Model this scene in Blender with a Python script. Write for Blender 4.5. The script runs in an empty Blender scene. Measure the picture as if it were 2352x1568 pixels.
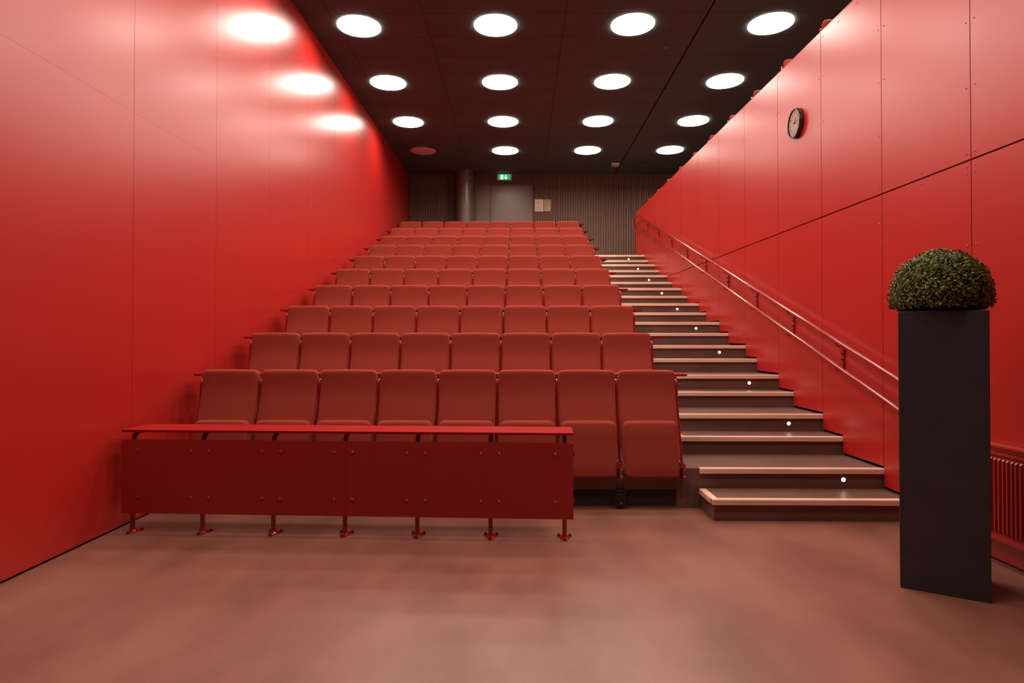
import bpy, bmesh, math, random
from mathutils import Vector, Matrix
random.seed(7)
SC = bpy.context.scene
COL = SC.collection
PI = math.pi

# ------------------------------------------------------------------ camera
YAW, PITCH, ROLL, CAMH, FPX, PPY = 0.0126151, 0.0118135, 0.0002189, 1.497913, 1417.932, 761.4836
_fw = Vector((-math.sin(YAW)*math.cos(PITCH), math.cos(YAW)*math.cos(PITCH), math.sin(PITCH)))
_r = Vector((math.cos(YAW), math.sin(YAW), 0.0)); _u = _r.cross(_fw)
_r, _u = _r*math.cos(ROLL)+_u*math.sin(ROLL), _u*math.cos(ROLL)-_r*math.sin(ROLL)
cam = bpy.data.cameras.new('camera'); cam.sensor_width = 36.0; cam.lens = 36.0*FPX/2352.0
cam.shift_y = (PPY-784.0)/2352.0
cam.clip_start = 0.05; cam.clip_end = 100
cam_o = bpy.data.objects.new('camera', cam); COL.objects.link(cam_o)
cam_o.matrix_world = Matrix(((_r.x,_u.x,-_fw.x,0),(_r.y,_u.y,-_fw.y,0),(_r.z,_u.z,-_fw.z,CAMH),(0,0,0,1)))
SC.camera = cam_o

# ------------------------------------------------------------------ world, exposure
w = bpy.data.worlds.new('world'); SC.world = w; w.use_nodes = True
w.node_tree.nodes['Background'].inputs[0].default_value = (0, 0, 0, 1)
w.node_tree.nodes['Background'].inputs[1].default_value = 0.0
SC.view_settings.view_transform = 'Standard'; SC.view_settings.look = 'None'
SC.view_settings.gamma = 1.0; SC.view_settings.use_curve_mapping = False
SC.view_settings.exposure = 0.72
LAMP_W = 2.5                       # glow of the lamp diffusers
LAMP_P, LAMP_SPREAD = 24.0, math.radians(160)   # power and beam of each ceiling lamp
LAMP_COL = (1.0, 0.86, 0.74)
STEP_W = 3.5
LAMP_ROWS = (-2, -1, 0, 1, 2, 3, 4)        # rows of ceiling lamps; rows 1-4 are in view
try:
    SC.cycles.diffuse_bounces = 3; SC.cycles.glossy_bounces = 2; SC.cycles.max_bounces = 4; SC.cycles.use_adaptive_sampling = True; SC.cycles.adaptive_threshold = 0.03; SC.cycles.sample_clamp_indirect = 6.0
    SC.cycles.use_denoising = True; SC.cycles.use_light_tree = False
except Exception: pass

# ------------------------------------------------------------------ measured constants (metres)
WL = -3.170                         # left wall face
def WR(y): return 3.3223 - 0.02137*y # right wall face (slightly splayed)
ZC = 6.199                          # ceiling
YB = 17.60                          # back wall face
YF = -2.4                           # front wall behind the camera
RZ, RY, YN, NA = 0.352176, 1.046964, 5.48882, 0.662865   # tier rise, tier going, first nosing, long tread
SX, SY = -2.409326, 5.69495         # gap between seats 1|2, y of seat top
WTOP, SEAM = 4.735, 2.782
LX, LY, LS = -2.41727, 9.20017, 2.0530

# ------------------------------------------------------------------ materials
def srgb(r, g, b):
    f = lambda c: (c/255/12.92) if c/255 <= 0.04045 else ((c/255+0.055)/1.055)**2.4
    return (f(r), f(g), f(b), 1)
def mat(name, color, rough=0.5, spec=0.5, metal=0.0, coat=0.0, coat_rough=0.1, sheen=0.0, noise=None, bump=None, emit=None, strength=0):
    m = bpy.data.materials.new(name); m.use_nodes = True; nt = m.node_tree
    b = nt.nodes['Principled BSDF']
    b.inputs['Base Color'].default_value = color if len(color) == 4 else (*color, 1)
    b.inputs['Roughness'].default_value = rough; b.inputs['Specular IOR Level'].default_value = spec
    b.inputs['Metallic'].default_value = metal
    b.inputs['Coat Weight'].default_value = coat; b.inputs['Coat Roughness'].default_value = coat_rough
    if sheen:
        b.inputs['Sheen Weight'].default_value = sheen; b.inputs['Sheen Roughness'].default_value = 0.4
        b.inputs['Sheen Tint'].default_value = (1.0, 0.45, 0.3, 1)
    if emit:
        b.inputs['Emission Color'].default_value = (*emit[:3], 1); b.inputs['Emission Strength'].default_value = strength
    tc = nt.nodes.new('ShaderNodeTexCoord')
    if noise:          # (colour2, scale, detail, lo, hi [, stretch])
        n = nt.nodes.new('ShaderNodeTexNoise'); n.inputs['Scale'].default_value = noise[1]; n.inputs['Detail'].default_value = noise[2]
        mp = nt.nodes.new('ShaderNodeMapping'); mp.inputs['Scale'].default_value = noise[5] if len(noise) > 5 else (1, 1, 1)
        rp = nt.nodes.new('ShaderNodeValToRGB')
        rp.color_ramp.elements[0].position = noise[3]; rp.color_ramp.elements[1].position = noise[4]
        rp.color_ramp.elements[0].color = noise[0] if len(noise[0]) == 4 else (*noise[0], 1)
        rp.color_ramp.elements[1].color = color if len(color) == 4 else (*color, 1)
        nt.links.new(tc.outputs['Object'], mp.inputs[0]); nt.links.new(mp.outputs[0], n.inputs['Vector'])
        nt.links.new(n.outputs['Fac'], rp.inputs[0]); nt.links.new(rp.outputs[0], b.inputs['Base Color'])
    if bump:           # (scale, strength, distance)
        n2 = nt.nodes.new('ShaderNodeTexNoise'); n2.inputs['Scale'].default_value = bump[0]; n2.inputs['Detail'].default_value = 3
        bp = nt.nodes.new('ShaderNodeBump'); bp.inputs['Strength'].default_value = bump[1]; bp.inputs['Distance'].default_value = bump[2]
        nt.links.new(tc.outputs['Object'], n2.inputs['Vector']); nt.links.new(n2.outputs['Fac'], bp.inputs['Height'])
        nt.links.new(bp.outputs[0], b.inputs['Normal'])
    return m

M = {}
M['panel']   = mat('red_wall_laminate', (0.47, 0.0165, 0.0125), 0.30, 1.0, noise=((0.44, 0.015, 0.0115), 0.8, 4, 0.3, 0.7))
M['panel_r'] = mat('red_panel_laminate', (0.47, 0.0165, 0.0125), 0.31, 1.0, noise=((0.44, 0.015, 0.0115), 0.8, 4, 0.3, 0.7))
M['gapred']  = mat('joint_red', (0.30, 0.011, 0.008), 0.7, 0.2)
M['black']   = mat('black_void', (0.008, 0.006, 0.006), 0.8, 0.2)
M['dark']    = mat('black_paint', (0.022, 0.016, 0.015), 0.6, 0.3)
M['lino']    = mat('brown_linoleum', (0.265, 0.108, 0.075), 0.37, 0.42, noise=((0.160, 0.058, 0.040), 2.3, 12, 0.30, 0.72, (1, 0.5, 1)), bump=(220, 0.06, 0.002))
M['tread']   = mat('dark_linoleum', (0.172, 0.087, 0.066), 0.40, 0.4, noise=((0.135, 0.066, 0.050), 3, 8, 0.33, 0.68), bump=(220, 0.05, 0.002))
M['nosing']  = mat('beech_nosing', (0.90, 0.60, 0.46), 0.38, 0.5, noise=((0.78, 0.48, 0.34), 6, 6, 0.3, 0.7, (0.4, 4, 4)))
M['fabric']  = mat('coral_fabric', (0.310, 0.045, 0.0275), 0.9, 0.15, sheen=0.28, noise=((0.255, 0.034, 0.022), 260, 2, 0.35, 0.65), bump=(420, 0.25, 0.002))
M['tube']    = mat('gloss_red_enamel', (0.30, 0.008, 0.008), 0.16, 0.5, coat=0.4, coat_rough=0.05)
M['board']   = mat('red_board', (0.29, 0.009, 0.009), 0.55, 0.03)
M['deskpan'] = mat('red_modesty_board', (0.34, 0.019, 0.019), 0.45, 0.4)
M['steel']   = mat('steel', (0.6, 0.55, 0.52), 0.25, 0.5, metal=1.0)
M['darkbolt']= mat('dark_bolt', (0.03, 0.02, 0.02), 0.3, 0.5)
M['tile']    = mat('black_ceiling_tile', (0.095, 0.140, 0.145), 0.9, 0.2, noise=((0.082, 0.120, 0.125), 2, 4, 0.3, 0.7))
M['slat']    = mat('brown_slat', (0.29, 0.165, 0.115), 0.7, 0.3)
M['door']    = mat('brown_door', (0.19, 0.108, 0.078), 0.34, 0.6)
M['frame']   = mat('door_frame_brown', (0.15, 0.086, 0.062), 0.5, 0.4)
M['column']  = mat('brown_column', (0.14, 0.082, 0.060), 0.34, 0.6)
M['planter'] = mat('black_planter', (0.050, 0.046, 0.050), 0.5, 0.4, noise=((0.040, 0.037, 0.040), 5, 5, 0.3, 0.7))
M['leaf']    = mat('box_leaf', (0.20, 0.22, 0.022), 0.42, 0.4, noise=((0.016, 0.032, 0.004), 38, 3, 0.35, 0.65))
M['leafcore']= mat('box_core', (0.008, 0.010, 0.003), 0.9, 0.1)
M['soil']    = mat('soil', (0.02, 0.014, 0.01), 0.95, 0.1)
M['radiator']= mat('red_radiator', (0.42, 0.030, 0.020), 0.35, 0.5)
M['lamp']    = mat('lamp_diffuser', (0.8, 0.8, 0.8), 0.5, 0.2, emit=LAMP_COL, strength=LAMP_W)
M['lamphalo']= mat('lamp_halo_edge', (0.8, 0.8, 0.8), 0.5, 0.2, emit=LAMP_COL, strength=26.0)  # extra rim glow, far above the diffuser face, added for a ceiling halo
M['lampoff'] = mat('lamp_diffuser_off', (0.75, 0.70, 0.66), 0.5, 0.3)
M['lampring']= mat('lamp_trim', (0.05, 0.035, 0.03), 0.5, 0.3)
M['steplamp']= mat('step_lamp', (0.8, 0.8, 0.8), 0.5, 0.2, emit=(1.0, 0.95, 0.86), strength=STEP_W)
M['white']   = mat('dial_white', (0.95, 0.86, 0.74), 0.5, 0.3)
M['ink']     = mat('ink', (0.02, 0.015, 0.012), 0.6, 0.2)
M['plastic'] = mat('white_plastic', (0.62, 0.55, 0.50), 0.45, 0.4)
M['green']   = mat('exit_green', (0.02, 0.35, 0.12), 0.5, 0.3, emit=(0.03, 0.62, 0.20), strength=0.42)
M['signwhite']=mat('exit_white', (0.8, 0.8, 0.8), 0.5, 0.3, emit=(0.85, 1.0, 0.95), strength=0.75)
M['paper1']  = mat('pink_white_paper', (0.80, 0.60, 0.52), 0.6, 0.3)
M['paper2']  = mat('yellow_green_paper', (0.50, 0.43, 0.24), 0.6, 0.3)
M['print1']  = mat('pink_print', (0.55, 0.24, 0.16), 0.6, 0.2)
M['print2']  = mat('olive_print', (0.20, 0.15, 0.06), 0.6, 0.2)
def glass():
    m = bpy.data.materials.new('clock_glass'); m.use_nodes = True; nt = m.node_tree; nt.nodes.clear()
    o = nt.nodes.new('ShaderNodeOutputMaterial'); mx = nt.nodes.new('ShaderNodeMixShader'); f = nt.nodes.new('ShaderNodeFresnel')
    f.inputs['IOR'].default_value = 1.35
    t = nt.nodes.new('ShaderNodeBsdfTransparent'); g = nt.nodes.new('ShaderNodeBsdfGlossy'); g.inputs['Roughness'].default_value = 0.02
    nt.links.new(f.outputs[0], mx.inputs[0]); nt.links.new(t.outputs[0], mx.inputs[1]); nt.links.new(g.outputs[0], mx.inputs[2]); nt.links.new(mx.outputs[0], o.inputs[0])
    return m
M['glass'] = glass()

# ------------------------------------------------------------------ mesh helpers
class MB:
    def __init__(s): s.v = []; s.f = []
    def add(s, vs, fs):
        n = len(s.v); s.v += [tuple(v) for v in vs]; s.f += [tuple(i+n for i in f) for f in fs]; return s
    def box(s, x0, x1, y0, y1, z0, z1):
        return s.add([(x0,y0,z0),(x1,y0,z0),(x1,y1,z0),(x0,y1,z0),(x0,y0,z1),(x1,y0,z1),(x1,y1,z1),(x0,y1,z1)],
                     [(3,2,1,0),(4,5,6,7),(0,1,5,4),(1,2,6,5),(2,3,7,6),(3,0,4,7)])
    def prism(s, pts, ext):            # polygon (3d points) extruded by vector ext
        n = len(pts); e = Vector(ext); a = [Vector(p) for p in pts]; b = [p+e for p in a]
        nrm = sum(((a[i]-a[0]).cross(a[i+1]-a[0]) for i in range(1, n-1)), Vector())
        fs = [tuple(range(n)), tuple(range(2*n-1, n-1, -1))] + [(i, i+n, (i+1) % n+n, (i+1) % n) for i in range(n)]
        if nrm.dot(e) > 0: fs = [tuple(reversed(f)) for f in fs]
        return s.add(a+b, fs)
    def tube(s, path, r, n=10, cap=True):
        P = [Vector(p) for p in path]; rings = []; up = None
        for i, p in enumerate(P):
            t = (P[min(i+1, len(P)-1)]-P[max(i-1, 0)]).normalized()
            if up is None: up = t.orthogonal().normalized()
            up = (up-t*up.dot(t)).normalized(); sd = t.cross(up)
            rings.append([p+(up*math.cos(2*PI*k/n)+sd*math.sin(2*PI*k/n))*r for k in range(n)])
        vs = [v for R in rings for v in R]; fs = []
        for i in range(len(P)-1):
            for k in range(n): fs.append((i*n+k, i*n+(k+1) % n, (i+1)*n+(k+1) % n, (i+1)*n+k))
        if cap: fs += [tuple(range(n-1, -1, -1)), tuple(range((len(P)-1)*n, len(P)*n))]
        return s.add(vs, fs)
    def lathe(s, prof, c=(0,0,0), n=32, axis='z', cap=True):   # prof: (radius, height)
        vs = []; fs = []; c = Vector(c)
        for r, h in prof:
            for k in range(n):
                a = 2*PI*k/n; q = (r*math.cos(a), r*math.sin(a), h)
                if axis == 'x': q = (q[2], q[0], q[1])
                elif axis == 'y': q = (q[1], q[2], q[0])
                vs.append(c+Vector(q))
        for i in range(len(prof)-1):
            for k in range(n): fs.append((i*n+k, i*n+(k+1) % n, (i+1)*n+(k+1) % n, (i+1)*n+k))
        if cap: fs += [tuple(range(n-1, -1, -1)), tuple(range((len(prof)-1)*n, len(prof)*n))]
        return s.add(vs, fs)
    def mesh(s, name, m, smooth=False):
        me = bpy.data.meshes.new(name); me.from_pydata(s.v, [], s.f); me.update()
        bm = bmesh.new(); bm.from_mesh(me); bmesh.ops.recalc_face_normals(bm, faces=bm.faces); bm.to_mesh(me); bm.free()
        me.materials.append(m)
        if smooth: set_smooth(me)
        return me
    def build(s, name, m, parent=None, smooth=False): return link(name, s.mesh(name, m, smooth), parent)
def set_smooth(me, ang=0.7):
    me.polygons.foreach_set('use_smooth', [True]*len(me.polygons))
    bm = bmesh.new(); bm.from_mesh(me)
    for e in bm.edges:
        if len(e.link_faces) == 2 and e.calc_face_angle(0) > ang: e.smooth = False
    bm.to_mesh(me); bm.free()
def link(name, me, parent=None, loc=None):
    o = bpy.data.objects.new(name, me); COL.objects.link(o)
    if parent: o.parent = parent
    if loc is not None: o.location = loc
    return o
def tag(o, label=None, cat=None, group=None, kind=None):
    if label: o['label'] = label
    if cat: o['category'] = cat
    if group: o['group'] = group
    if kind: o['kind'] = kind
    return o
def empty(name, loc=(0,0,0), rz=0.0):
    o = bpy.data.objects.new(name, None); COL.objects.link(o); o.location = loc; o.rotation_euler = (0, 0, rz); o.empty_display_size = 0.1
    return o
def copy_tree(o, parent=None):
    c = o.copy(); COL.objects.link(c); c.parent = parent
    for ch in list(o.children): copy_tree(ch, c)
    return c
def rounded_slab(w, t, h, rc, re, zcuts, bend, name, m, arch=0.0):
    """upholstered slab: width w, thickness t (front at y=0, back at y=t), height h, corner radius rc, edge radius re, bent by bend(z)"""
    bm = bmesh.new(); bmesh.ops.create_cube(bm, size=1.0)
    for v in bm.verts: v.co = Vector((v.co.x*w, (v.co.y+0.5)*t, (v.co.z+0.5)*h))
    ed = [e for e in bm.edges if abs(e.verts[0].co.y-e.verts[1].co.y) > t*0.5]
    bmesh.ops.bevel(bm, geom=ed, offset=rc, segments=5, profile=0.5, affect='EDGES')
    per = [e for e in bm.edges if abs(e.verts[0].co.y-e.verts[1].co.y) < 1e-5]
    bmesh.ops.bevel(bm, geom=per, offset=re, segments=3, profile=0.5, affect='EDGES')
    for z in zcuts:
        bmesh.ops.bisect_plane(bm, geom=bm.verts[:]+bm.edges[:]+bm.faces[:], plane_co=(0,0,z), plane_no=(0,0,1))
    for x in (-w*0.25, 0, w*0.25):
        bmesh.ops.bisect_plane(bm, geom=bm.verts[:]+bm.edges[:]+bm.faces[:], plane_co=(x,0,0), plane_no=(1,0,0))
    for v in bm.verts:
        z = v.co.z; q = 1-(2*v.co.x/w)**2
        v.co.z += arch*q*(z/h)
        dy = bend(z)
        v.co.y += dy - 0.012*q*(1 if v.co.y < t*0.5 else 0)
    bmesh.ops.recalc_face_normals(bm, faces=bm.faces)
    me = bpy.data.meshes.new(name); bm.to_mesh(me); bm.free(); me.materials.append(m); set_smooth(me, 1.2)
    return me

# ================================================================== the room shell
fl = MB().prism([(WL-0.05, YF, 0), (WR(YF)+0.05, YF, 0), (WR(5.6)+0.02, 5.6, 0), (WL-0.05, 5.6, 0)], (0, 0, -0.1)).build('floor', M['lino'])
tag(fl, 'brown mottled linoleum floor in front of the seating', kind='structure')

# left wall: backing + panels
wl = MB().box(WL-0.14, WL-0.024, YF, YB+0.1, -0.1, ZC+0.25).build('wall_left', M['gapred']); tag(wl, 'tall glossy red panelled wall on the left', kind='structure')
MB().box(WL-0.024, WL-0.006, YF, 5.6, 0.0, 0.016).build('base_gap', M['black'], wl)
jy = [5.013+1.3765*k for k in range(-5, 10)]; jy[0] = YF; jy = [y for y in jy if y >= YF] + [YB-0.005]
for a, b in zip(jy[:-1], jy[1:]):
    for z0, z1 in ((0.016, 3.360), (3.3612, ZC+0.2)):
        MB().box(WL-0.022, WL, a+0.002, b-0.002, z0, z1).build('panel', M['panel'], wl)
jl = MB()
# right wall: backing, lower and upper panels following the stair profile
T = 0.020
wr = MB()
yE = 15.93
def wrq(y, o): return WR(y)+o
wr.prism([(WR(YF)+0.032, YF, -0.1), (WR(yE)+0.032, yE, -0.1), (WR(yE)+0.032, yE, WTOP-0.01), (WR(YF)+0.032, YF, WTOP-0.01)], (0.10, 0.002, 0))
wr = wr.build('wall_right', M['black']); tag(wr, 'red panelled wall rising beside the stairs on the right', kind='structure')
def clad(pts):     # polygon of (y,z) on the right wall face -> panel with thickness
    return MB().prism([(WR(y), y, z) for y, z in pts], (T, 0.0004, 0)).build('panel', M['panel_r'], wr)
G = 0.004
def stairz(y):     # floor height under the right wall at y
    if y < 5.118: return 0.0
    if y < YN: return RZ/2
    k = int((y-YN)/RY); r = (y-YN)-k*RY; k += 1
    k = min(k, 10)
    return k*RZ + (RZ/2 if (r >= NA and k < 10) else 0)
nbreaks = [5.118] + sorted([YN+RY*k for k in range(10)] + [YN+RY*k+NA for k in range(9)])
rj = [YN+RY*k for k in range(-8, 10)] + [yE]
rj = [y for y in rj if y > YF]; rj = [YF]+rj
screws = MB()
def screw(y, z):
    screws.lathe([(0.0065, 0.0), (0.0065, -0.002), (0.003, -0.0045)], (WR(y), y, z), n=8, axis='x')
for a, b in zip(rj[:-1], rj[1:]):
    a2, b2 = a+G, b-G
    br = [y for y in nbreaks if a2 < y-0.003 < b2]
    prof = []; y0 = a2
    for y in br+[None]:
        y1 = (y-0.004) if y is not None else b2
        z = stairz(y0+0.01)+(0.026 if y0 > 5.1 else 0.012)
        prof += [(y0, z), (y1, z)]; y0 = y1
    zmax = max(z for _, z in prof)
    if min(z for _, z in prof) < SEAM-0.06:
        low = [(y, min(z, SEAM-0.02)) for y, z in prof]
        clad(low+[(b2, SEAM-0.006), (a2, SEAM-0.006)])
        clad([(a2, SEAM+0.006), (b2, SEAM+0.006), (b2, WTOP), (a2, WTOP)])
        ups = SEAM+0.05
        for yy in (a+0.04, b-0.04):
            z = stairz(yy)+0.09
            while z < SEAM-0.05: screw(yy, z); z += 0.52
            screw(yy, SEAM-0.045)
        screw((a+b)/2, SEAM-0.045); screw((a+b)/2, SEAM+0.045); screw((a+b)/2, stairz((a+b)/2)+0.07)
    else:
        clad(prof+[(b2, WTOP), (a2, WTOP)]); ups = zmax+0.07
    for yy in (a+0.04, b-0.04):
        z = ups
        while z < WTOP-0.1: screw(yy, z); z += 0.475
        screw(yy, WTOP-0.06)
    screw(a+0.36, WTOP-0.06); screw(a+0.70, WTOP-0.06)
tag(screws.build('screw', M['panel_r'], wr), kind='stuff')
MB().prism([(WR(YF)-0.001, YF, WTOP+0.002), (WR(yE)-0.001, yE, WTOP+0.002), (WR(yE)-0.001, yE, WTOP+0.012), (WR(YF)-0.001, YF, WTOP+0.012)], (0.14, 0, 0)).build('wall_cap', M['panel_r'], wr)
MB().prism([(WR(yE)+0.0, yE+0.001, 3.53), (WR(yE)+0.132, yE+0.001, 3.53), (WR(yE)+0.132, yE+0.001, WTOP), (WR(yE), yE+0.001, WTOP)], (0, 0.018, 0)).build('end_panel', M['panel_r'], wr)

# back wall with slats, front wall, outer gallery wall
wb = MB().box(WL-0.14, 7.2, YB, YB+0.12, -0.1, ZC+0.25).build('wall_back', M['dark']); tag(wb, 'dark brown vertically slatted wall at the back', kind='structure')
sl = MB(); x = WL+0.02
while x < 6.9:
    if not (-1.30 < x < 0.405-0.026): sl.box(x, x+0.024, YB-0.036, YB, 3.53, ZC)
    else: sl.box(x, x+0.024, YB-0.036, YB, 5.935, ZC)
    x += 0.047
tag(sl.build('slat_cladding', M['slat'], wb), kind='stuff')
wf = MB().box(WL-0.14, 7.2, YF-0.12, YF, -0.1, ZC+0.25).build('wall_front', M['dark']); tag(wf, 'plain dark wall behind the viewer', kind='structure')
wo = MB().box(7.0, 7.12, YF, YB, 3.0, ZC+0.25).build('wall_outer', M['dark']); tag(wo, 'dark far wall beyond the raised gallery', kind='structure')
gf = MB().prism([(WR(YF)+0.14, YF, 3.83), (6.98, YF, 3.83), (6.98, YB, 3.83), (WR(YB)+0.14, YB, 3.83)], (0, 0, -0.2)).build('floor_gallery', M['tread']); tag(gf, 'dark raised gallery floor behind the right wall', kind='structure')

# door in the back wall
dr = empty('door_1', (0, YB, 3.522)); tag(dr, 'plain brown door with a fixed side panel under the exit sign', kind='structure')
MB().box(-1.285, -1.235, -0.05, 0.0, 0, 2.40).box(0.355, 0.395, -0.05, 0.0, 0, 2.40).box(-1.235, 0.355, -0.05, 0, 2.355, 2.40).box(-0.850, -0.815, -0.05, 0, 0, 2.355).build('door_frame', M['frame'], dr)
MB().box(-1.235, -0.850, -0.022, 0.0, 0, 2.355).build('side_panel', M['door'], dr)
lf = MB().box(-0.812, 0.352, -0.028, 0.0, 0.005, 2.350).build('door_leaf', M['door'], dr)
MB().tube([(0.27, -0.03, 1.05), (0.27, -0.075, 1.05), (0.15, -0.075, 1.05)], 0.010, 8).build('door_handle', M['steel'], lf)
cl = MB().lathe([(0.245, 0), (0.245, ZC-3.524)], (-1.545, 17.24, 3.524), n=48).build('column', M['column'], smooth=True); tag(cl, 'round brown column standing left of the door', kind='structure')

# ceiling
ce = MB().box(WL-0.14, 7.2, YF-0.1, YB+0.1, ZC+0.03, ZC+0.2).build('ceiling', M['black']); tag(ce, 'dark tiled ceiling', kind='structure')
tx = [(WL, -2.748), (-2.742, -1.394), (-1.388, 0.659), (0.665, 2.700), (2.730, 4.766), (4.772, 6.99)]
ty0 = LY-LS/6; P3 = LS/3
cols = [MB().box(a, b, 0.004, P3-0.004, 0, 0.024).mesh('tile', M['tile']) for a, b in tx]
k = -17
while ty0+k*P3 < YB-0.05:
    y = ty0+k*P3
    if y > YF-P3:
        last = y+P3 > YB
        for c, (a, b) in zip(cols, tx):
            if last: MB().box(a, b, 0.0025, YB-y-0.001, 0, 0.024).build('tile', M['tile'], ce).location = (0, y, ZC)
            else: link('tile', c, ce, (0, y, ZC))
    k += 1

# ------------------------------------------------------------------ tiers and steps
NT, NW = 0.042, 0.055           # nosing face height, nosing width on top
def xr(y): return WR(y)+0.028
ORD = ['first', 'second', 'third', 'fourth', 'fifth', 'sixth', 'seventh', 'eighth', 'ninth', 'tenth']
def nosing_bar(x0, yn, z, parent, name='nosing'):
    return MB().prism([(x0, yn, z-NT), (x0, yn, z-0.004), (x0, yn+0.004, z+0.003), (x0, yn+NW, z+0.003), (x0, yn+NW, z), (x0, yn+0.022, z), (x0, yn+0.022, z-NT)], (xr(yn)-x0, 0, 0)).build(name, M['nosing'], parent)
for n in range(1, 11):
    yr = YN+(n-1)*RY+0.022; z1 = n*RZ; z0 = z1-RZ
    t = MB().prism([(WL-0.02, yr, z0), (xr(yr), yr, z0), (xr(YB), YB, z0), (WL-0.02, YB, z0)], (0, 0, RZ)).build('seating_tier', M['tread'])
    tag(t, 'brown linoleum tier carrying the %s row of seats from the front' % (ORD[n] if n < 10 else 'aisle behind the last'), kind='structure')
    if n == 10: tag(t, 'brown linoleum top landing behind the last row of seats')
    nosing_bar(1.592, YN+(n-1)*RY, z1, t)
for n in range(0, 10):
    yn = 5.110 if n == 0 else YN+(n-1)*RY+NA
    zb = n*RZ; zt = zb+RZ/2; ye = YN+n*RY+0.0215
    x0 = 1.605
    s = MB().prism([(x0, yn+0.022, zb), (xr(yn), yn+0.022, zb), (xr(ye), ye, zb), (x0, ye, zb)], (0, 0, RZ/2)).build('stair_step', M['tread'])
    tag(s, 'dark linoleum half step, %s from the bottom of the stairs' % ORD[n], kind='structure')
    nosing_bar(x0-0.022, yn, zt, s)
    MB().prism([(x0-0.022, yn+NW, zt-NT), (x0-0.022, yn+NW, zt-0.004), (x0-0.018, yn+NW, zt+0.003), (x0+NW-0.02, yn+NW, zt+0.003), (x0+NW-0.02, yn+NW, zt), (x0, yn+NW, zt), (x0, yn+NW, zt-NT)], (0, ye-yn-NW-0.024, 0)).build('side_nosing', M['nosing'], s)
# step lights
for n in range(1, 11):
    yl = YN+(n-1)*RY+0.022; xl = 2.86-0.0255*(n-1); zl = n*RZ-0.096
    e = empty('step_light', (xl, yl, zl)); tag(e, 'tiny round white step light, %s from the bottom of the stairs' % ORD[n-1], 'light', 'step lights on the stair risers')
    MB().lathe([(0.024, 0), (0.024, -0.003), (0.0195, -0.004)], n=20, axis='y').build('bezel', M['steel'], e)
    MB().lathe([(0.0185, -0.004), (0.0185, -0.0055), (0.010, -0.0075)], n=20, axis='y').build('lens', M['steplamp'], e)

# ------------------------------------------------------------------ ceiling lamps
dif = MB().lathe([(0.322, 0.0), (0.322, -0.006), (0.317, -0.009), (0.2, -0.010)], n=40).mesh('diffuser', M['lamp'], True)
edge = MB().lathe([(0.3228, -0.0005), (0.3228, -0.0085)], n=40, cap=False).mesh('halo_edge', M['lamphalo'], True)  # thin glowing band added around each lit lamp to brighten the tiles beside it
edge.polygons.foreach_set('use_smooth', [True]*len(edge.polygons))
difo = MB().lathe([(0.322, 0.0), (0.322, -0.006), (0.317, -0.009), (0.2, -0.010)], n=40).mesh('diffuser', M['lampoff'], True)
ring = MB().lathe([(0.336, 0.0), (0.335, -0.001), (0.324, -0.001), (0.324, 0.0)], n=40).mesh('trim_ring', M['lampring'], True)
cn = ['beside the left wall', 'second from the left wall', 'third from the left wall', 'rightmost, above the gallery']
rn = {-2: 'foremost row over the viewer', -1: 'row over the front desk', 0: 'row just in front of the picture', 1: 'nearest row', 2: 'second row', 3: 'third row', 4: 'rearmost row'}
lamp_light = bpy.data.lights.new('lamp_light', 'AREA'); lamp_light.shape = 'DISK'; lamp_light.size = 0.630
lamp_light.energy = LAMP_P; lamp_light.color = LAMP_COL; lamp_light.spread = LAMP_SPREAD
for r in LAMP_ROWS:
    for c in range(4):
        off = (r == 4 and c == 0)
        e = empty('ceiling_lamp', (LX+c*LS, LY+(r-1)*LS, ZC))
        tag(e, ('unlit round ceiling lamp near the left wall at the back' if off else 'lit round ceiling lamp, %s, %s' % (rn[r], cn[c])), 'ceiling lamp', 'round ceiling lamps')
        link('diffuser', difo if off else dif, e); link('trim_ring', ring, e)
        if not off: link('halo_edge', edge, e)
        if not off:
            ld = link('lamp_light', lamp_light, e, (0, 0, -0.0115))

# ------------------------------------------------------------------ seats
def lin(pts):
    def f(z):
        if z <= pts[0][0]: return pts[0][1]+(z-pts[0][0])*(pts[1][1]-pts[0][1])/(pts[1][0]-pts[0][0])
        for (a, ya), (b, yb) in zip(pts[:-1], pts[1:]):
            if z <= b: return ya+(yb-ya)*(z-a)/(b-a)
        return pts[-1][1]
    return f
backY = lin([(0.40, -0.235), (0.70, -0.127), (0.88, -0.065), (0.96, -0.038), (1.03, -0.022), (1.10, -0.016), (1.215, -0.012)])
seatY = lin([(0.27, -0.265), (0.77, -0.185)])
Zb0 = 0.42
back_me = rounded_slab(0.520, 0.062, 1.209-Zb0, 0.038, 0.024, [0.15, 0.28, 0.38, 0.46, 0.52, 0.57, 0.62, 0.68, 0.74], lambda z: backY(z+Zb0), 'backrest', M['fabric'], 0.006)
back_me.transform(Matrix.Translation((0, 0, Zb0)))
seat_me = rounded_slab(0.484, 0.085, 0.488, 0.045, 0.026, [0.12, 0.24, 0.36], lambda z: seatY(z+0.276), 'seat_cushion', M['fabric'], 0.003)
seat_me.transform(Matrix.Translation((0, 0, 0.276)))
def frame_path(x):
    P = [(x, -0.180, 0.385), (x, -0.165, 0.43), (x, -0.145, 0.50), (x, -0.070, 0.715), (x, -0.012, 0.88), (x, 0.004, 0.96), (x, 0.008, 1.03), (x, 0.012, 1.08), (x, 0.024, 1.108), (x, 0.042, 1.118), (x, 0.056, 1.121)]
    return P
frame_me = MB().tube(frame_path(0), 0.0125, 10).mesh('side_frame', M['tube'], True)
brk_me = MB().box(-0.0135, 0.0135, -0.255, -0.1845, 0.262, 0.40).box(-0.034, -0.0135, -0.262, -0.215, 0.375, 0.412).mesh('mounting_bracket', M['tube'])
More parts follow.
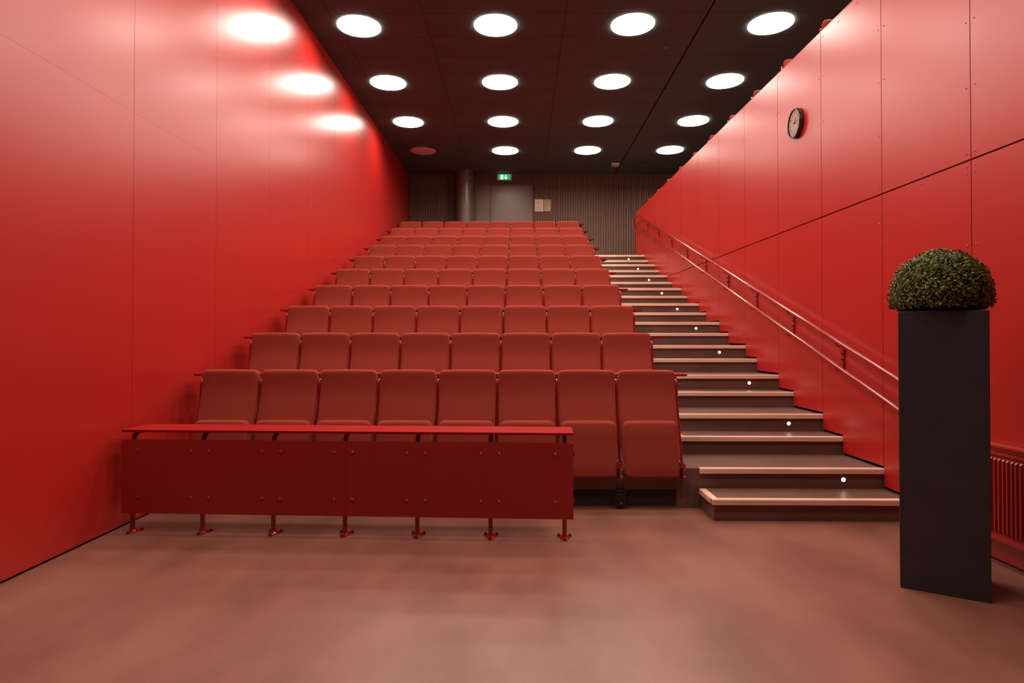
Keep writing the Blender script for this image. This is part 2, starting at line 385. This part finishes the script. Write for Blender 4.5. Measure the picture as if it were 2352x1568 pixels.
sbk_me = MB().box(-0.014, 0.014, 0.055, 0.30, 1.118, 1.1488).mesh('shelf_bracket', M['dark'])
bolt_me = MB().lathe([(0.009, 0), (0.009, -0.006), (0.004, -0.009)], n=10, axis='y').mesh('bolt', M['steel'])
def make_seat(first, bolts, shelf=True):
    e = empty('auditorium_seat')
    link('backrest', back_me, e); link('seat_cushion', seat_me, e)
    for x in ([-0.275] if first else [])+[0.275]:
        link('side_frame', frame_me, e, (x, 0, 0)); (link('shelf_bracket', sbk_me, e, (x, 0, 0)) if shelf else None); b = link('mounting_bracket', brk_me, e, (x, 0, 0))
        if bolts:
            link('bolt', bolt_me, b, (0.002, -0.255, 0.355)); link('bolt', bolt_me, b, (0.002, -0.255, 0.295))
    return e
POS = ['leftmost', 'second from left', 'third from left', 'fourth from left', 'fourth from right', 'third from right', 'second from right', 'rightmost']
protoA, protoB, protoC, protoD = make_seat(True, True), make_seat(False, True), make_seat(True, False), make_seat(False, False)
used = set()
def place(proto, loc):
    if proto.name in used: o = copy_tree(proto)
    else: o = proto; used.add(proto.name)
    o.location = loc; return o
def row_name(r): return 'front row' if r == 0 else ('last row' if r == 9 else ORD[r]+' row from the front')
for r in range(10):
    for i in range(8):
        pr = (protoA if i == 0 else protoB) if r == 0 else (protoC if i == 0 else protoD)
        o = place(pr, (SX-0.275+0.55*i, SY+r*RY, r*RZ))
        tag(o, 'coral red tip-up seat, %s in the %s' % (POS[i], row_name(r)), 'seat', 'seats in the tiered rows')
protoG = make_seat(True, False, False)
MB().box(-0.03, 0.03, -0.19, -0.13, 0.0, 0.40).box(-0.27, 0.27, -0.20, -0.16, 0.30, 0.36).build('pedestal', M['tube'], protoG)
GN = ['nearest', 'second nearest', 'third nearest', 'fourth nearest', 'fifth nearest', 'fifth farthest', 'fourth farthest', 'third farthest', 'second farthest', 'farthest']
for k in range(10):
    y = 6.93+0.984*k
    o = place(protoG, (3.405-0.0149*0.984*k+0.262, y+0.005, 3.875))
    tag(o, 'red seat top peeping over the right wall, %s of the gallery seats' % GN[k], 'seat', 'gallery seats behind the right wall')
# writing shelves behind each row
for r in range(10):
    y = SY+r*RY; z = r*RZ
    e = empty('writing_shelf', (0, y, z)); tag(e, 'long narrow red writing shelf fixed behind the %s of seats' % (row_name(r)), 'shelf', 'writing shelves behind the seat rows')
    MB().prism([(-3.075, 0.095, 1.149), (1.563, 0.095, 1.149), (1.563, 0.155, 1.149), (1.530, 0.375, 1.149), (-3.055, 0.375, 1.149)], (0, 0, 0.020)).build('shelf_board', M['board'], e)

# socket box and dark vents under the front row
e = empty('socket_box', (0.89, YN+0.022, 0.0)); tag(e, 'small black socket box on the riser under the front seats', 'socket box')
MB().box(-0.042, 0.042, -0.05, 0, 0.028, 0.158).build('housing', M['dark'], e)
MB().box(-0.046, 0.046, -0.056, 0, 0.158, 0.164).build('lid', M['darkbolt'], e)
MB().lathe([(0.006, -0.05), (0.006, -0.053), (0.003, -0.055)], (0.004, 0, 0.055), n=10, axis='y').build('screw', M['steel'], e)
for j in range(9):
    x0 = 0.945-j*0.55
    v = MB().box(x0, x0+0.44, YN+0.016, YN+0.0215, 0.03, 0.16).build('vent_panel', M['dark'])
    tag(v, 'black vent panel on the riser under the front row, %s from the stairs' % ORD[j], 'vent', 'vent panels under the front row')

# ------------------------------------------------------------------ front desk
desk = empty('front_desk', (-3.009, 4.78, 0), -0.0359); tag(desk, 'long red front desk with modesty panels in front of the first row', 'desk')
MB().box(-0.062, 3.412, -0.048, 0.285, 0.779, 0.797).build('desk_top', M['board'], desk)
for a, b in ((-0.062, 1.690), (1.692, 3.412)):
    p = MB().box(a, b, -0.042, -0.026, 0.155, 0.722).build('modesty_panel', M['deskpan'], desk)
    for k in range(7):
        for s in (-1, 1):
            xb = 0.558*k+0.07*s
            if xb < 0 or xb > 3.348 or not (a < xb < b): continue
            for z in (0.288, 0.643):
                link('bolt', bolt_me, p, (xb, -0.042, z))
post_me = MB().tube([(0, 0, 0.008), (0, 0, 0.30), (0, 0, 0.68), (0.0, 0.004, 0.715), (0, 0.018, 0.742), (0, 0.045, 0.762), (0, 0.08, 0.768), (0, 0.24, 0.768)], 0.0175, 12).mesh('leg', M['tube'], True)
bkt_me = MB().box(-0.075, 0.075, -0.026, -0.017, 0.27, 0.305).box(-0.075, 0.075, -0.026, -0.017, 0.625, 0.66).mesh('leg_clamp', M['tube'])
foot_me = MB().prism([(-0.058, 0.055, 0), (-0.012, -0.065, 0), (0.012, -0.065, 0), (0.058, 0.055, 0), (0.045, 0.066, 0), (-0.045, 0.066, 0)], (0, 0, 0.008)).lathe([(0.027, 0.008), (0.019, 0.020)], n=12).mesh('foot_plate', M['tube'])
fb_me = MB().lathe([(0.009, 0.008), (0.009, 0.020), (0.005, 0.024)], n=8).mesh('foot_bolt', M['darkbolt'])
for k in range(7):
    lg = link('leg', post_me, desk, (0.558*k, 0, 0)); link('leg_clamp', bkt_me, lg)
    ft = link('foot_plate', foot_me, desk, (0.558*k, 0, 0))
    for q in ((-0.042, 0.05), (0.042, 0.05), (0.0, -0.05)): link('foot_bolt', fb_me, ft, (q[0], q[1], 0))

# ------------------------------------------------------------------ handrail
hr = empty('handrail', (WR(5), 5, 0)); tag(hr, 'double red tubular handrail fixed along the right wall of the stairs', 'handrail')
O = Vector((WR(5), 5, 0))
SL = RZ/RY
def rail_z(y): return 1.158+SL*(y-5.138)
def hp(y, z, off=0.085): return Vector((WR(y)-off, y, z))-O
for nm, dz in (('upper_rail', 0.0), ('lower_rail', -0.246)):
    pts = [hp(4.86, rail_z(4.98)+dz), hp(4.93, rail_z(4.98)+dz+0.004), hp(5.0, rail_z(5.0)+dz+0.006)] + [hp(y, rail_z(y)+dz) for y in (5.1, 7, 9, 11, 13, 15.05)]
    zt = rail_z(15.16)+dz
    pts += [hp(15.14, rail_z(15.12)+dz), hp(15.24, zt+0.0), hp(15.62, zt), hp(15.68, zt-(0.006 if dz == 0 else -0.006))]
    MB().tube(pts, 0.0195, 14).build(nm, M['tube'], hr, True)
MB().tube([hp(4.86, rail_z(4.98)+0.0), hp(4.86, rail_z(4.98)-0.246)], 0.0195, 12).build('end_bar', M['tube'], hr, True)
MB().tube([hp(15.69, rail_z(15.16)), hp(15.69, rail_z(15.16)-0.246)], 0.0195, 12).build('end_bar', M['tube'], hr, True)
for k in range(-1, 9):
    y = 6.115+RY*k; zu = rail_z(y); zl = zu-0.246
    B = MB().box(-0.014, -0.001, -0.016, 0.016, zl+0.02, zu-0.055)
    px = [(-0.012, 0.0, zu-0.062), (-0.035, 0.0, zu-0.066), (-0.060, -0.0, zu-0.058), (-0.075, 0, zu-0.045), (-0.083, 0, zu-0.02)]
    B.tube(px, 0.0065, 8)
    B.tube([(-0.008, 0, zl-0.02), (-0.012, 0, zl-0.052), (-0.05, 0, zl-0.055), (-0.078, 0, zl-0.052), (-0.083, 0, zl-0.02)], 0.0065, 8)
    B.box(-0.014, -0.001, -0.016, 0.016, zl-0.03, zl+0.02)
    b = B.build('bracket', M['tube'], hr); b.location = hp(y, 0, 0.0)
    for z in (zl+0.06, zl+0.115):
        MB().lathe([(0.011, -0.014), (0.011, -0.024), (0.004, -0.036)], (0, 0, z), n=8, axis='x').build('bolt', M['darkbolt'], b)

# ------------------------------------------------------------------ clock
yc, zc_ = 7.068, 3.962
ck = empty('wall_clock', (WR(yc)-0.001, yc, zc_)); tag(ck, 'round black rimmed wall clock with pale dial on the right wall', 'clock')
ck.rotation_euler = (0, 0, -0.02137)
Rk = 0.168
MB().lathe([(Rk-0.008, 0.0), (Rk, -0.006), (Rk, -0.040), (Rk-0.004, -0.046), (Rk-0.014, -0.046), (Rk-0.017, -0.030), (Rk-0.017, -0.028)], n=56, axis='x').build('rim', M['darkbolt'], ck, True)
MB().lathe([(Rk-0.016, -0.0265), (Rk-0.016, -0.0295)], n=48, axis='x').build('dial', M['white'], ck)
def ckp(ang, r): return (math.sin(ang)*r, math.cos(ang)*r)        # (right, up) on the face as seen
def fm(u, v, x): return Vector((x, -u, v))
for h in range(1, 13):
    cu = bpy.data.curves.new('numeral', 'FONT'); cu.body = str(h); cu.size = 0.036; cu.align_x = 'CENTER'; cu.align_y = 'CENTER'
    tmp = bpy.data.objects.new('tmp', cu); COL.objects.link(tmp)
    bpy.context.view_layer.update()
    me = bpy.data.meshes.new_from_object(tmp.evaluated_get(bpy.context.evaluated_depsgraph_get()))
    bpy.data.objects.remove(tmp)
    u, v = ckp(h*PI/6, 0.112)
    me.transform(Matrix(((0, 0, -1, -0.0302), (-1, 0, 0, -u), (0, 1, 0, v), (0, 0, 0, 1))))
    me.materials.clear(); me.materials.append(M['ink']); link('numeral', me, ck)
tk = MB()
for h in range(60):
    a = h*PI/30; L = 0.008 if h % 5 else 0.014; wd = 0.0009 if h % 5 else 0.002
    u1, v1 = ckp(a, 0.147); u0, v0 = ckp(a, 0.147-L); du, dv = math.cos(a)*wd, -math.sin(a)*wd
    tk.add([fm(u0-du, v0-dv, -0.0302), fm(u0+du, v0+dv, -0.0302), fm(u1+du, v1+dv, -0.0302), fm(u1-du, v1-dv, -0.0302)], [(0, 1, 2, 3)])
tag(tk.build('minute_mark', M['ink'], ck), kind='stuff')
def hand(name, deg, L, tail, wd, x):
    a = math.radians(deg); u1, v1 = ckp(a, L); u0, v0 = ckp(a, -tail); du, dv = math.cos(a)*wd, -math.sin(a)*wd
    MB().prism([fm(u0-du, v0-dv, x), fm(u0+du, v0+dv, x), fm(u1+du*0.6, v1+dv*0.6, x), fm(u1-du*0.6, v1-dv*0.6, x)], (-0.001, 0, 0)).build(name, M['ink'], ck)
hand('hour_hand', 39, 0.075, 0.012, 0.0035, -0.032); hand('minute_hand', 88, 0.108, 0.015, 0.0026, -0.034); hand('second_hand', -62, 0.075, 0.045, 0.0011, -0.036)
MB().lathe([(0.008, -0.03), (0.008, -0.038), (0.004, -0.039)], n=16, axis='x').build('hub', M['ink'], ck)
MB().add([(-0.0425, (Rk-0.0145)*math.cos(2*PI*q/48), (Rk-0.0145)*math.sin(2*PI*q/48)) for q in range(48)], [tuple(range(47, -1, -1))]).build('glass', M['glass'], ck)

# ------------------------------------------------------------------ planter and box ball
pa = Vector((2.296, 3.773, 0)); pb = Vector((2.678, 3.558, 0)); pd = Vector((0.8555, -0.5178, 0)); pn = Vector((-pd.y, pd.x, 0)); Wp = (pb-pa).length
pc = pa+pd*Wp/2+pn*Wp/2
pl = empty('planter', (pc.x, pc.y, 0), math.atan2(pd.y, pd.x)); tag(pl, 'tall square black planter column standing at the right of the stairs', 'planter')
hw, ht, tw = Wp/2, 1.664, 0.012
def taper(a, z): return a*(1+0.006*z)
B = MB()
def ringq(h, z): h = taper(h, z); return [(-h, -h, z), (h, -h, z), (h, h, z), (-h, h, z)]
vs = ringq(hw, 0)+ringq(hw, ht)+ringq(hw-tw, ht)+ringq(hw-tw, ht-0.06)
fs = [(3, 2, 1, 0)]
for q in range(3): fs += [(q*4+i, q*4+(i+1) % 4, q*4+4+(i+1) % 4, q*4+4+i) for i in range(4)]
fs += [(12, 13, 14, 15)]
B.add(vs, fs); po = B.build('body', M['planter'], pl)
bv = po.modifiers.new('bevel', 'BEVEL'); bv.width = 0.003; bv.segments = 2
MB().box(-hw+0.02, hw-0.02, -hw+0.02, hw-0.02, ht-0.059, ht-0.004).build('soil', M['soil'], pl)
sh = empty('box_ball', (pc.x, pc.y, ht)); tag(sh, 'clipped round evergreen box shrub growing from the black planter', 'shrub')
zc0 = 0.102; RXY, RZZ = 0.268, 0.283
rs = random.Random(3)
from mathutils import noise as mn
V, F = [], []
def leaf(p, n, s):
    t = n.cross(Vector((rs.uniform(-1, 1), rs.uniform(-1, 1), rs.uniform(-1, 1)))).normalized()
    d = (n*rs.uniform(0.15, 0.9)+t).normalized(); sd = d.cross(n).normalized()
    nn = sd.cross(d).normalized(); k = len(V)
    L = s; wd = s*0.30
    for q in (p, p+d*L*0.45+sd*wd+nn*L*0.10, p+d*L, p+d*L*0.45-sd*wd+nn*L*0.10, p+d*L*0.5): V.append(tuple(q))
    F.extend([(k, k+1, k+4), (k+1, k+2, k+4), (k+2, k+3, k+4), (k+3, k, k+4)])
for i in range(12500):
    z = rs.uniform(-0.62, 1); a = rs.uniform(0, 2*PI); rr = math.sqrt(1-z*z)
    n0 = Vector((rr*math.cos(a), rr*math.sin(a), z))
    lump = 1+0.055*mn.noise(n0*4.0)+0.03*mn.noise(n0*9)
    dep = 1-0.11*rs.random()**1.5
    p = Vector((n0.x*RXY, n0.y*RXY, n0.z*RZZ))*lump*dep+Vector((0, 0, zc0))
    if p.z < 0.026: continue
    leaf(p, n0, rs.uniform(0.012, 0.021))
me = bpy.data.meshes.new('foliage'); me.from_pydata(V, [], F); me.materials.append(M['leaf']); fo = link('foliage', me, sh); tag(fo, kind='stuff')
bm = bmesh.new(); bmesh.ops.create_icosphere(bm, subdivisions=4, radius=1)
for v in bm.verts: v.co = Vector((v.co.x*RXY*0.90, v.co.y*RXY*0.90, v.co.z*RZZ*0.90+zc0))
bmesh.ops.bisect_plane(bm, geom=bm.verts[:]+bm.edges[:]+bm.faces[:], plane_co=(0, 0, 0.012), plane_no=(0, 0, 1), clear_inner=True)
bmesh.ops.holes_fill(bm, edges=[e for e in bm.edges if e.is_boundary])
me = bpy.data.meshes.new('inner_core'); bm.to_mesh(me); bm.free(); me.materials.append(M['leafcore']); link('inner_core', me, sh)  # solid near-black filler inside the ball, behind the leaves
MB().tube([(0, 0, -0.003), (0.005, 0, 0.03), (0, 0.004, 0.08)], 0.016, 8).build('stem', M['soil'], sh)

# ------------------------------------------------------------------ radiator on the right wall
ry0, ry1 = 3.00, 4.46
ra = empty('radiator', (WR(4), 4, 0), 0.02137); tag(ra, 'red ribbed panel radiator low on the right wall behind the planter', 'radiator')
MB().box(-0.085, -0.012, ry0-4, ry1-4, 0.175, 0.765).build('body', M['radiator'], ra)
MB().box(-0.098, -0.008, ry0-4-0.005, ry1-4+0.005, 0.783, 0.798).box(-0.092, -0.085, ry0-4, ry1-4, 0.765, 0.783).box(-0.02, -0.012, ry0-4, ry1-4, 0.765, 0.783).build('top_grille', M['radiator'], ra)
MB().box(-0.095, -0.085, ry0-4, ry1-4, 0.735, 0.752).build('top_rail', M['radiator'], ra)
MB().box(-0.093, -0.085, ry0-4, ry1-4, 0.175, 0.200).build('bottom_rail', M['radiator'], ra)
rb = MB().add([(-0.085, -0.0125, 0.222), (-0.085, 0.0125, 0.222), (-0.100, -0.006, 0.236), (-0.100, 0.006, 0.236), (-0.085, -0.0125, 0.716), (-0.085, 0.0125, 0.716), (-0.100, -0.006, 0.702), (-0.100, 0.006, 0.702)],
              [(0, 1, 3, 2), (4, 6, 7, 5), (0, 2, 6, 4), (1, 5, 7, 3), (2, 3, 7, 6), (0, 4, 5, 1)]).mesh('rib', M['radiator'])
y = ry0+0.03
while y < ry1-0.02:
    link('rib', rb, ra, (0, y-4, 0)); y += 0.0345
MB().box(-0.03, -0.002, -0.75, -0.72, 0.25, 0.70).box(-0.03, -0.002, 0.20, 0.23, 0.25, 0.70).build('wall_bracket', M['radiator'], ra)

# ------------------------------------------------------------------ exit sign, notices, ceiling fittings
ex = empty('exit_sign', (-0.44, YB-0.037, 6.10)); tag(ex, 'glowing green emergency exit sign with white arrow above the door', 'exit sign')
MB().box(-0.215, 0.215, -0.06, 0.0, -0.088, 0.088).build('housing', M['plastic'], ex)
MB().box(-0.172, 0.172, -0.066, -0.0605, -0.072, 0.078).build('green_face', M['green'], ex)
MB().box(-0.105, -0.030, -0.069, -0.0665, -0.062, 0.066).build('door_pictogram', M['signwhite'], ex)
MB().prism([(-0.078, -0.0705, -0.02), (-0.070, -0.0705, -0.026), (-0.045, -0.0705, 0.036), (-0.055, -0.0705, 0.04)], (0, 0.001, 0)).lathe([(0.011, -0.0705), (0.011, -0.0695)], (-0.010, 0, 0.046), n=10, axis='y').build('figure', M['green'], ex)
MB().box(0.030, 0.052, -0.069, -0.0665, -0.02, 0.070).prism([(0.041, -0.069, -0.068), (0.090, -0.069, -0.010), (0.076, -0.069, 0.010), (0.041, -0.069, -0.030), (0.006, -0.069, 0.010), (-0.008, -0.069, -0.010)], (0, 0.0025, 0)).build('arrow', M['signwhite'], ex)
def sheet(name, label, x0, x1, z0, z1, m, pm, lines):
    e = empty(name, ((x0+x1)/2, YB-0.038, z0)); tag(e, label, 'notice', 'notices beside the door')
    W2 = (x1-x0)/2; H = z1-z0
    MB().add([(-W2, -0.001, 0), (W2, -0.001, 0), (W2, -0.006, H*0.4), (W2, -0.001, H), (-W2, -0.001, H), (-W2, -0.003, H*0.4), (-W2, 0.0, 0), (W2, 0.0, 0), (W2, -0.004, H*0.4), (W2, 0, H), (-W2, 0, H), (-W2, -0.001, H*0.4)],
             [(0, 1, 2, 5), (5, 2, 3, 4), (6, 11, 8, 7), (11, 10, 9, 8), (0, 6, 7, 1), (3, 9, 10, 4), (1, 7, 8, 2), (2, 8, 9, 3), (0, 5, 11, 6), (5, 4, 10, 11)]).build('sheet', m, e)
    B = MB()
    for u0, u1, v0, v1 in lines:
        B.box(-W2+u0*2*W2, -W2+u1*2*W2, -0.0085, -0.0065, v0*H, v1*H)
    B.build('print', pm, e)
sheet('paper_notice', 'pinkish white printed sheet pinned right beside the door', 0.424, 0.668, 5.130, 5.476, M['paper1'], M['print1'],
      [(0.78, 0.86, 0.80, 0.84), (0.12, 0.6, 0.78, 0.80), (0.12, 0.80, 0.68, 0.695), (0.12, 0.70, 0.62, 0.635), (0.14, 0.24, 0.33, 0.37), (0.28, 0.42, 0.33, 0.37), (0.46, 0.6, 0.33, 0.37), (0.7, 0.88, 0.33, 0.36), (0.2, 0.8, 0.25, 0.27), (0.1, 0.72, 0.09, 0.14)])
sheet('paper_notice', 'yellowish green printed sheet pinned right of the pinkish one', 0.686, 0.880, 5.140, 5.470, M['paper2'], M['print2'],
      [(0.15, 0.85, 0.88, 0.895), (0.12, 0.22, 0.68, 0.73), (0.12, 0.24, 0.53, 0.57), (0.12, 0.23, 0.37, 0.42), (0.32, 0.8, 0.70, 0.71), (0.32, 0.85, 0.55, 0.56), (0.32, 0.75, 0.39, 0.40)])
dt = empty('emergency_light', (2.56, 16.55, ZC)); tag(dt, 'small pale box fitting on the ceiling near the back wall', 'ceiling fitting')
MB().prism([(-0.10, -0.10, 0), (0.10, -0.10, 0), (0.115, 0.02, 0), (0.09, 0.10, 0), (-0.085, 0.10, 0), (-0.105, 0.0, 0)], (0, 0, -0.05)).build('housing', M['plastic'], dt)
MB().box(-0.07, 0.07, -0.085, 0.07, -0.062, -0.05).build('cover', M['plastic'], dt)
for (sx_, sy_, lb) in ((1.09, 14.28, 'tiny ceiling sprinkler between the lamps at the back'), (2.36, 9.93, 'tiny ceiling sprinkler between the two right lamp columns')):
    e = empty('sprinkler', (sx_, sy_, ZC)); tag(e, lb, 'sprinkler')
    MB().lathe([(0.014, 0), (0.014, -0.003), (0.007, -0.005), (0.006, -0.016)], n=14).build('body', M['steel'], e)
    MB().lathe([(0.010, -0.017), (0.010, -0.019)], n=12).build('deflector', M['steel'], e)
